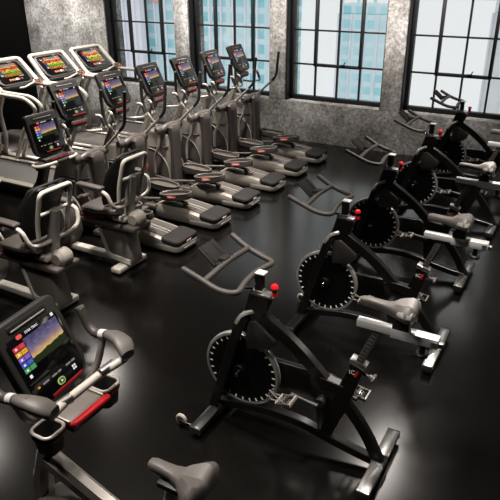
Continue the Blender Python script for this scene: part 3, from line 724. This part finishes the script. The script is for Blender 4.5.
# ------------------------------------------------------------------ recumbent bike
def make_recumbent():
    t = thing('recumbent_bike', '', 'exercise bike')
    g = MB(); g.box((.445, 0, .04), (.11, .42, .05), bev=.008); rf = g.build('rear_foot', 'beige', t)
    for s in (-1, 1): g = MB(); g.cyl((.445, s*.17, 0), (.445, s*.17, .02), .025, n=12); g.build('foot_pad', 'rubber', rf)
    g = MB(); g.box((-.98, 0, .04), (.10, .46, .05), bev=.008)
    ff = g.build('front_foot', 'beige', t)
    for s in (-1, 1): g = MB(); g.cyl((-.98, s*.19, 0), (-.98, s*.19, .02), .025, n=12); g.build('foot_pad', 'rubber', ff)
    g = MB(); g.box((-.27, 0, .075), (1.5, .085, .06), bev=.012); g.build('floor_rail', 'beige', t)
    g = MB(); g.plate([(.14, .46), (.50, .46), (.55, .17), (.555, .07), (.45, .06), (.30, .10), (.24, .16)], -.085, .085, bev=.012); pd = g.build('pedestal', 'mgrey', t)
    for s in (-1, 1):
        g = MB(); g.beam([(.165, s*.08, .455), (.258, s*.08, .17), (.30, s*.08, .125), (.545, s*.08, .10)], .03, [.035, .04, .05, .06]); g.beam([(.165, s*.08, .44), (.50, s*.08, .44)], .03, .03); g.build('pedestal_trim', 'beige', pd, label='pale edge trim')
    g = MB(); g.box((.30, 0, .475), (.72, .27, .05), 'dgrey', .015); g.box((.10, 0, .53), (.36, .22, .06), 'dgrey', .02); g.box((.40, 0, .535), (.40, .12, .07), 'beige', .02)
    g.box((.46, -.06, .555), (.16, .11, .06), 'beige', .02)
    tr = g.build('seat_carriage', None, t)
    g = MB(); g.tube(round_path([(.0, -.125, .535), (.06, -.142, .525), (.20, -.142, .522)], .03), .006, n=8); g.build('adjust_lever', 'dred', tr, label='red seat adjuster lever')
    g = MB(); R = []
    for k in range(9):
        a = -PI/2+PI*k/8; x = .63+.085*math.sin(a) if False else 0
    g.cyl((.60, -.075, .555), (.60, .075, .555), .078, n=24, bev=.03); g.build('end_cover', 'shell', tr)
    # seat
    g = MB(); R = []
    for x, hw, zt in ((.02, .12, .60), (.05, .165, .64), (.15, .205, .665), (.30, .215, .672), (.42, .20, .68), (.48, .16, .675)):
        R.append([(x, hw*c_, zt-.035+.035*s_) for c_, s_ in [(math.copysign(abs(math.cos(a))**.4, math.cos(a)), math.copysign(abs(math.sin(a))**.6, math.sin(a))) for a in [2*PI*j/20 for j in range(20)]]])
    g.rings(R); g.box((.27, 0, .59), (.28, .2, .05), bev=.01); g.build('seat_cushion', 'dgrey', t)
    # backrest
    g = MB(); n = 12
    prof = [(.40, .70, .15), (.415, .76, .175), (.455, .88, .195), (.52, 1.02, .20), (.59, 1.12, .185), (.62, 1.175, .155), (.63, 1.188, .12)]
    g.rings([[(x-.03*(1-(2*j/n-1)**2)*0+.055*(2*j/n-1)**2*-1, w_*(2*j/n-1), z) for j in range(n+1)]+[(x+.008+.055*(2*j/n-1)**2*-1, w_*(2*j/n-1), z-.003) for j in range(n, -1, -1)] for x, z, w_ in prof])
    bk = g.build('backrest', 'mesh', t, label='black mesh backrest')
    g = MB(); edge = [(x-.055, -w_, z) for x, z, w_ in prof]+[(x-.055, w_, z) for x, z, w_ in prof[::-1]]
    g.tube(edge, .014, n=8); g.tube([(.345+.0, -.15, .70), (.345, .15, .70)], .014, n=8); g.build('backrest_edge', 'plate', bk)
    g = MB(); g.tube(round_path([(.535, -.155, .76), (.56, -.165, .90), (.64, -.165, 1.165), (.64, .165, 1.165), (.56, .165, .90), (.535, .155, .76)], .05, 6), .019, n=12)
    g.tube([(.575, -.165, .965), (.575, .165, .965)], .015, n=10); g.build('back_frame', 'beige', t)
    g = MB(); g.beam([(.50, 0, .55), (.545, 0, .78), (.60, 0, .98)], .075, [.10, .085, .06], bev=.012); g.build('back_post', 'silver', t)
    for s in (-1, 1):
        g = MB(); g.tube(round_path([(.535, s*.02, .70), (.53, s*.16, .70), (.56, s*.27, .745), (.53, s*.295, .87), (.46, s*.295, .895), (.30, s*.295, .898)], .06, 6), .018, n=12); ar = g.build('armrest_bar', 'beige', t)
        g = MB(); g.box((.335, s*.295, .925), (.30, .075, .03), bev=.013, seg=3, rot=Matrix.Rotation(.02, 4, 'Y')); g.build('armrest_pad', 'dgrey', ar)
    # drive body
    g = MB(); g.plate([(-1.08, .08), (-.30, .08), (-.22, .22), (-.24, .42), (-.34, .56), (-.46, .66), (-.62, .70), (-.78, .62), (-.98, .36)], -.11, .11, bev=.04, seg=3); dv = g.build('drive_housing', 'dgrey', t)
    for s in (-1, 1):
        g = MB(); g.tube([(-.44+.19*math.cos(2*PI*i/28), s*.112, .40+.19*math.sin(2*PI*i/28)) for i in range(28)], .012, n=8, closed=True); g.build('drive_ring', 'silver', dv)
        d = Vector((.10, 0, .13))*(s*1.0); c0 = Vector((-.40, 0, .42))
        g = MB(); g.tube([c0+Vector((0, s*.11, 0)), c0+Vector((0, s*.15, 0)), c0+d+Vector((0, s*.16, 0))], .015, n=8); cr = g.build('crank_arm', 'plate', t)
        g = MB(); g.box(c0+d+Vector((0, s*.215, 0)), (.13, .10, .035), bev=.014, seg=3, rot=Matrix.Rotation(-.3, 4, 'Y')); g.build('pedal', 'dgrey', cr)
    # mast, console, handlebar
    g = MB(); g.beam([(-.80, 0, .52), (-.64, 0, .70), (-.48, 0, 1.06)], .09, [.11, .10, .07], bev=.014); g.build('mast', 'dgrey', t)
    console(t, (-.455, 0, 1.248), math.radians(14))
    g = MB(); g.box((-.41, 0, 1.01), (.12, .32, .05), 'casing', .015); g.box((-.346, .03, 1.012), (.012, .22, .022), 'dred', .004); g.build('console_base', None, t)
    g = MB(); g.tube(round_path([(-.46, -.16, .985), (-.44, -.26, .985), (-.35, -.265, .985), (-.30, -.17, .995), (-.28, 0, 1.0), (-.30, .17, .995), (-.35, .265, .985), (-.44, .26, .985), (-.46, .16, .985)], .05), .0165, n=10); hb = g.build('handlebar', 'beige', t)
    g = MB(); g.tube([(-.282, -.07, 1.0), (-.282, .07, 1.0)], .020, n=10); g.build('grip_sleeve', 'rubber', hb)
    for s in (-1, 1): g = MB(); g.cyl((-.385, s*.205, .94), (-.385, s*.205, 1.005), .045, .05, n=20, bev=.004); g.build('cup_holder', 'rubber', hb)
    return t
rc = make_recumbent()
rc['label'] = 'farther recumbent bike, its lit console in full view beside the elliptical trainers'; rc['group'] = 'recumbent bikes'; rc.location = (-4.2, 4.15, 0)
r2 = copy_tree(rc); r2.location = (-4.2, 3.18, 0)
r2['label'] = 'nearer recumbent bike at the left edge, its console out of the picture'

# ------------------------------------------------------------------ upright bike (foreground)
def make_upright():
    t = thing('upright_bike', 'upright bike close to the camera with lit tablet console and grey saddle', 'exercise bike', (-1.6, 1.4, 0))
    g = MB(); g.box((.42, 0, .04), (.10, .52, .05), bev=.008); g.box((-.52, 0, .04), (.10, .52, .05), bev=.008); g.box((-.05, 0, .065), (.95, .09, .05), bev=.012); g.build('base_frame', 'beige', t)
    for x in (.42, -.52):
        for s in (-1, 1): g = MB(); g.cyl((x, s*.22, 0), (x, s*.22, .02), .025, n=12); g.build('foot_pad', 'rubber', t)
    g = MB(); g.plate([(-.46, .08), (.24, .08), (.28, .26), (.20, .42), (.02, .50), (-.16, .515), (-.34, .44), (-.46, .28)], -.10, .10, bev=.05, seg=4); dv = g.build('drive_housing', 'dgrey', t)
    for s in (-1, 1):
        d = Vector((.12, 0, -.12))*s; c0 = Vector((0, 0, .30))
        g = MB(); g.tube([c0+Vector((0, s*.09, 0)), c0+Vector((0, s*.14, 0)), c0+d+Vector((0, s*.15, 0))], .015, n=8); cr = g.build('crank_arm', 'plate', t)
        g = MB(); g.box(c0+d+Vector((0, s*.205, 0)), (.12, .10, .03), bev=.012, seg=3); g.build('pedal', 'dgrey', cr)
    g = MB(); g.beam(catmull([(-.36, 0, .36), (-.345, 0, .52), (-.29, 0, .70), (-.225, 0, .84), (-.16, 0, .98)], 6), .085, [.10]*8+[.085]*17, bev=.03); g.build('front_post', 'silver', t)
    g = MB(); g.cyl((-.215, 0, .855), (-.198, 0, .89), .052, n=20, bev=.006); g.build('red_collar', 'red', t, label='red collar ring')
    g = MB(); g.beam([(-.275, 0, .685), (.05, 0, .56), (.36, 0, .44)], .085, .09, bev=.022); g.build('frame_beam', 'silver', t)
    g = MB(); g.beam([(.34, 0, .08), (.37, 0, .50), (.40, 0, .66)], .07, [.09, .08, .075], bev=.015); g.build('seat_tube', 'silver', t)
    g = MB(); g.beam([(.40, 0, .62), (.46, 0, .925)], .05, .06, m='alu', bev=.01); g.build('seat_post', None, t)
    sd = saddle_mesh(t, 'seat', 'seat', L=.275, Wd=.112, nose=.0255, lobes=False); sd.location = (.335, 0, .905); sd.rotation_euler = (0, .0, 0)
    g = MB(); g.box((.47, 0, .90), (.14, .10, .03), bev=.008); g.build('saddle_base', 'plate', t)
    console(t, (-.17, -.004, 1.308), math.radians(26), W=.35, H=.385, yaw=math.radians(6))
    g = MB(); g.box((-.165, 0, 1.06), (.11, .16, .12), 'dgrey', .02); g.build('console_base', None, t)
    # handlebars
    g = MB(); g.tube([(.065, -.215, 1.222), (.03, -.10, 1.203), (.028, .10, 1.203), (.065, .215, 1.222)], .018, n=12); cb = g.build('crossbar', 'beige', t)
    for a, b_ in ((-.17, -.085), (.09, .17)):
        g = MB(); g.tube([(.030, a, 1.207+.02*abs(a)), (.036, b_, 1.207+.02*abs(b_))], .0215, n=14); g.build('pulse_sensor', 'steel', cb, label='metal pulse sensor')
    for s in (-1, 1):
        g = MB(); g.tube(round_path([(-.218, s*.262, 1.362), (-.180, s*.260, 1.282), (-.140, s*.256, 1.258), (-.06, s*.252, 1.276), (.0, s*.248, 1.286)], .05, 6), .021, n=14); hn = g.build('side_handle', 'hb', t)
        g = MB(); g.cyl((-.223, s*.262, 1.371), (-.216, s*.262, 1.359), .020, n=14); g.build('end_plug', 'mgrey', hn)
        g = MB(); g.cyl((-.105, s*.254, 1.267), (-.075, s*.253, 1.274), .0235, n=16, bev=.003); g.build('joint_ring', 'alu', hn)
        g = MB(); R = []
        for x, yy, z, hw, th in ((-.065, .253, 1.276, .023, .021), (-.03, .252, 1.282, .031, .023), (.01, .245, 1.284, .038, .022), (.045, .234, 1.276, .042, .022), (.072, .221, 1.260, .039, .021), (.085, .210, 1.246, .032, .020), (.080, .196, 1.232, .018, .014)):
            R.append([(x+.25*hw*math.cos(a)*(x > .03), s*(yy+hw*math.copysign(abs(math.cos(a))**.8, math.cos(a))), z+th*math.copysign(abs(math.sin(a))**.8, math.sin(a))) for a in [2*PI*j/16 for j in range(16)]])
        g.rings(R); g.build('elbow_pad', 'pad', hn)
        g = MB(); g.tube(round_path([(-.085, s*.254, 1.27), (-.10, s*.20, 1.12), (-.12, s*.10, 1.06)], .05), .0155, n=10); g.build('support_strut', 'mgrey', hn)
        # cup holder
        g = MB(); cx, cy = -.03, s*.165
        o1 = [(cx+a*1.0, cy+b*1.0) for b, a in rrect(.105, .105, .03, 5)]; o0 = [(cx+a*.82, cy+b*.82) for b, a in rrect(.105, .105, .03, 5)]; oi = [(cx+a*.88, cy+b*.88) for b, a in rrect(.105, .105, .03, 5)]
        g.rings([[(x, y, .985) for x, y in o0], [(x, y, 1.07) for x, y in o1], [(x, y, 1.085) for x, y in o1], [(x, y, 1.085) for x, y in oi], [(cx+(x-cx)*.75, cy+(y-cy)*.75, 1.0) for x, y in oi]])
        ch = g.build('cup_holder', 'rubber', t)
        g = MB(); g.tube([(x, y, 1.087) for x, y in o1], .0075, n=8, closed=True); g.build('cup_rim', 'silver', ch, label='pale rim')
        g = MB(); g.tube([(cx+(x-cx)*.97, cy+(y-cy)*.97, 1.06) for x, y in o1], .0065, n=8, closed=True); g.build('red_band', 'dred', ch)
    g = MB(); g.box((-.02, 0, 1.075), (.13, .20, .014), 'mgrey', .005); g.box((-.03, -.098, 1.085), (.11, .008, .02), 'silver', .003); g.box((-.03, .098, 1.085), (.11, .008, .02), 'silver', .003); g.box((-.02, 0, 1.05), (.11, .19, .04), 'plate', .01)
    ty = g.build('accessory_tray', None, t)
    g = MB(); g.box((.045, 0, 1.086), (.030, .22, .026), bev=.010, seg=3); g.build('tray_bar', 'red', ty, label='bright red tray bar')
    return t
up = make_upright()

# ------------------------------------------------------------------ treadmill
def make_treadmill():
    t = thing('treadmill', '', 'treadmill')
    g = MB(); g.box((.78, 0, .10), (1.95, .80, .12), bev=.02); dk = g.build('deck', 'plate', t)
    for x in (-.1, 1.6):
        for s in (-1, 1): g = MB(); g.cyl((x, s*.34, 0), (x, s*.34, .05), .03, n=12); g.build('foot', 'rubber', dk)
    g = MB(); g.box((.80, 0, .165), (1.80, .56, .014), bev=.003); g.build('walking_belt', 'deck', dk)
    for s in (-1, 1):
        g = MB(); g.box((.70, s*.352, .165), (1.72, .118, .035), bev=.012); sr = g.build('side_rail', 'shell', dk)
        g = MB(); g.box((.62, s*.352, .184), (.42, .052, .004), bev=.002); g.build('foot_strip', 'strip', sr, label='white foot strip')
        g = MB(); g.box((.70, s*.297, .183), (1.70, .02, .012), bev=.004); g.build('rail_groove', 'mgrey', sr)
    g = MB(); g.box((1.69, 0, .125), (.20, .84, .15), bev=.03); g.build('rear_cover', 'dgrey', dk)
    g = MB(); g.rings([[(x, y*k, z) for y, z in ((-.40, .03), (.40, .03), (.40, zt-.06), (.33, zt), (-.33, zt), (-.40, zt-.06))] for x, zt, k in ((-.78, .18, .8), (-.66, .31, .97), (-.30, .34, 1.), (-.05, .26, 1.), (.03, .19, .95))]); g.build('motor_hood', 'mgrey', t)
    for s in (-1, 1):
        g = MB(); g.tube(round_path([(-.02, s*.385, .20), (.06, s*.385, .42), (.0, s*.38, .80), (.14, s*.375, 1.06)], .10), .034, n=12); g.build('upright_post', 'silver', t)
        y = s*.385
        g = MB(); g.tube(round_path([(.02, y, 1.10), (.75, y, 1.085), (.95, y, .95), (.62, y, .62), (.36, y, .18)], .12, 7), .028, n=12); hr = g.build('handrail', 'beige', t)
        g = MB(); g.cyl((.16, s*.385, 1.094), (.18, s*.385, 1.0935), .0305, n=14); g.build('red_ring', 'red', hr, label='red ring')
    g = MB(); g.tube(round_path([(.10, -.36, 1.10), (.02, -.37, 1.17), (-.25, -.345, 1.44), (-.28, -.30, 1.455), (-.28, .30, 1.455), (-.25, .345, 1.44), (.02, .37, 1.17), (.10, .36, 1.10)], .09, 7), .036, n=12); g.build('console_loop', 'beige', t, label='pale beige tubular console surround')
    lean = math.radians(48)
    g = MB(); W, H = .60, .44
    g.plate(rrect(W, H, .09, 7), -.055, 0, bev=.012, axis='X', seg=3)
    for k in range(5): g.box((-.02, -W/2-.006, -.13+k*.05), (.05, .03, .02), bev=.004)
    co = g.build('console', 'dgrey', t, (-.085, 0, 1.30), (0, -lean, 0))
    g = MB(); g.plate(rrect(W-.06, H-.05, .07, 7), -.002, .003, bev=.001, axis='X'); g.build('front_glass', 'glassblk', co)
    g = MB(); x = .0045; sw, sh = .40, .26; zc = .04; y0 = -sw/2; z0 = zc-sh/2
    g.box((.003, 0, zc), (.003, sw, sh), 'glassblk', .001)
    q = lambda a, b, c, d, m, xx=x: g.quad([(xx, y0+a*sw, z0+c*sh), (xx, y0+b*sw, z0+c*sh), (xx, y0+b*sw, z0+d*sh), (xx, y0+a*sw, z0+d*sh)], m)
    q(.14, .98, .06, .96, 'heat')
    for i, m in enumerate(('t_red', 't_yel', 't_pur', 't_blu', 't_wht')): q(.02, .115, .78-i*.16, .90-i*.16, m)
    q(.35, .72, .80, .96, 't_dim', x+.0004); q(.75, .98, .0, .05, 't_wht')
    g.build('screen', None, co)
    text_obj('brand_lettering', LOGO, 't_wht', co, Matrix.Translation((.0045, .12, .185)) @ FACE_X)
    for yy, m in ((-.10, 'lab'), (-.06, 'lab'), (-.02, 't_lime'), (.02, 'labw'), (.06, 'lab'), (.12, 'dgrey')):
        g = MB(); g.plate(rrect(.026, .034, .008, 3, cy=yy, cz=-.135), .002, .009, m, .001, 'X'); g.build('control_key', None, co)
    g = MB(); g.box((.06, 0, 1.115), (.16, .60, .06), bev=.02); g.build('console_tray', 'plate', t)
    g = MB(); g.tube(round_path([(.13, -.05, 1.10), (.20, .0, 1.115), (.24, .10, 1.16), (.25, .17, 1.175)], .05), .016, n=10); st = g.build('stop_key_arm', 'beige', t)
    rt = Matrix.Translation((.255, .20, 1.178)) @ Matrix.Rotation(math.radians(38), 4, 'Y')
    g = MB(); g.plate([(a, b) for a, b in rrect(.09, .17, .042, 6)], -.012, .012, 'silver', .006, 'Z'); g.plate([(a, b) for a, b in rrect(.07, .15, .034, 6)], .008, .0145, 'plate', .002, 'Z')
    g.plate([(a, b) for a, b in rrect(.036, .03, .01, 4, cy=0, cz=-.02)], .012, .018, 'red', .002, 'Z'); g.plate([(a, b) for a, b in rrect(.03, .026, .008, 4, cy=.01, cz=.035)], .012, .018, 't_yel', .002, 'Z')
    o = g.build('stop_keypad', None, st, label='oval keypad with red stop key'); o.matrix_local = rt
    return t
tm = make_treadmill()
TL = ['treadmill nearest the camera at the left edge, only its grey deck in view',
      'treadmill whose colourful screen is leftmost, against the black wall',
      'treadmill between two others with colourful screen in front of the concrete wall',
      'treadmill furthest back, its handrail reaching in front of the leftmost window']
for i in range(4):
    o = tm if i == 0 else copy_tree(tm)
    o['label'] = TL[i]; o['group'] = 'treadmills along the black wall'
    o.location = (-7.6, 5.44+.893*i, 0)

# ------------------------------------------------------------------ light
wd = bpy.data.worlds.new('World'); sc.world = wd; wd.use_nodes = True
bg = wd.node_tree.nodes['Background']; bg.inputs['Color'].default_value = (.875, .875, .885, 1); bg.inputs['Strength'].default_value = 1.06
def area(name, loc, size, energy, col=(1, .92, .84), aim=None, spread=85):
    l = bpy.data.lights.new(name, 'AREA'); l.shape = 'RECTANGLE'; l.size, l.size_y = size; l.energy = energy; l.color = col; l.spread = math.radians(spread)
    o = bpy.data.objects.new(name, l); COL.objects.link(o); o.location = loc
    if aim: o.rotation_euler = (Vector(aim)-Vector(loc)).to_track_quat('-Z', 'Y').to_euler()
    return o
# spots whose reflections make the soft pools of light on the floor
for x, y, e in ((-1.70, 6.85, 42), (-6.75, 6.5, 36), (-7.05, 4.2, 14)):
    area('ceiling_and_fill_light', (x, y, 3.95), (.4, 1.3 if e == 42 else .4), e, spread=150)
# downlights over the machines
for x, y, e, sp in ((-4.9, 7.2, 50, 60), (-3.6, 6.0, 40, 62), (-4.6, 5.0, 60, 75), (-7.2, 6.2, 42, 62), (-3.2, 3.0, 55, 75), (-1.6, 1.6, 16, 80), (-.7, 3.2, 42, 75), (-.6, 5.8, 42, 66), (-7.6, 7.6, 26, 55)):
    area('ceiling_and_fill_light', (x, y, 3.95), (.35, .35), e, spread=sp)
area('ceiling_and_fill_light', (2.2, 7.6, 3.9), (1.4, .5), 70, spread=150)  # added unseen light, placed for glossy highlights on the bike beams
area('ceiling_and_fill_light', (-2.5, 1.3, 3.95), (.5, .5), 40, spread=95)  # added unseen fill, brightens camera-side faces of recumbents and ellipticals
# lamps washing the concrete wall from above
area('wall_lamp', (-9.4, 7.5, 3.9), (2.2, .3), 62, (1, .97, .94), (-9.35, 9.32, 1.6), 72)
area('wall_lamp', (-6.6, 7.5, 3.9), (2.4, .2), 50, (1, .96, .92), (-6.6, 9.32, 2.15), 50)
area('wall_lamp', (-3.4, 7.5, 3.9), (3.4, .2), 62, (1, .94, .89), (-3.4, 9.32, 2.15), 50)

# ------------------------------------------------------------------ camera
cam = bpy.data.cameras.new('camera'); co = bpy.data.objects.new('camera', cam); COL.objects.link(co); sc.camera = co
F = 607.557; cam.sensor_width = 36; cam.lens = F/500*36; cam.clip_end = 500
pitch, roll, yaw = math.radians(25.246), math.radians(-.33474), math.radians(29.6198)
c, s = math.cos(pitch), math.sin(pitch)
fwd = Vector((0, c, -s)); upv = Vector((0, s, c)); r = Vector((1, 0, 0))
right = math.cos(roll)*r+math.sin(roll)*upv; upp = -math.sin(roll)*r+math.cos(roll)*upv
Rz = Matrix.Rotation(yaw, 3, 'Z')
right, upp, fwd = Rz @ right, Rz @ upp, Rz @ fwd
mw = Matrix((right, upp, -fwd)).transposed().to_4x4(); mw.translation = Vector((0, 0, 2.75))
co.matrix_world = mw
sc.cycles.caustics_reflective = False; sc.cycles.caustics_refractive = False; sc.cycles.sample_clamp_indirect = 4
vs = sc.view_settings; vs.view_transform = 'Standard'; vs.look = 'None'; vs.gamma = 1; vs.exposure = 0; vs.use_curve_mapping = False
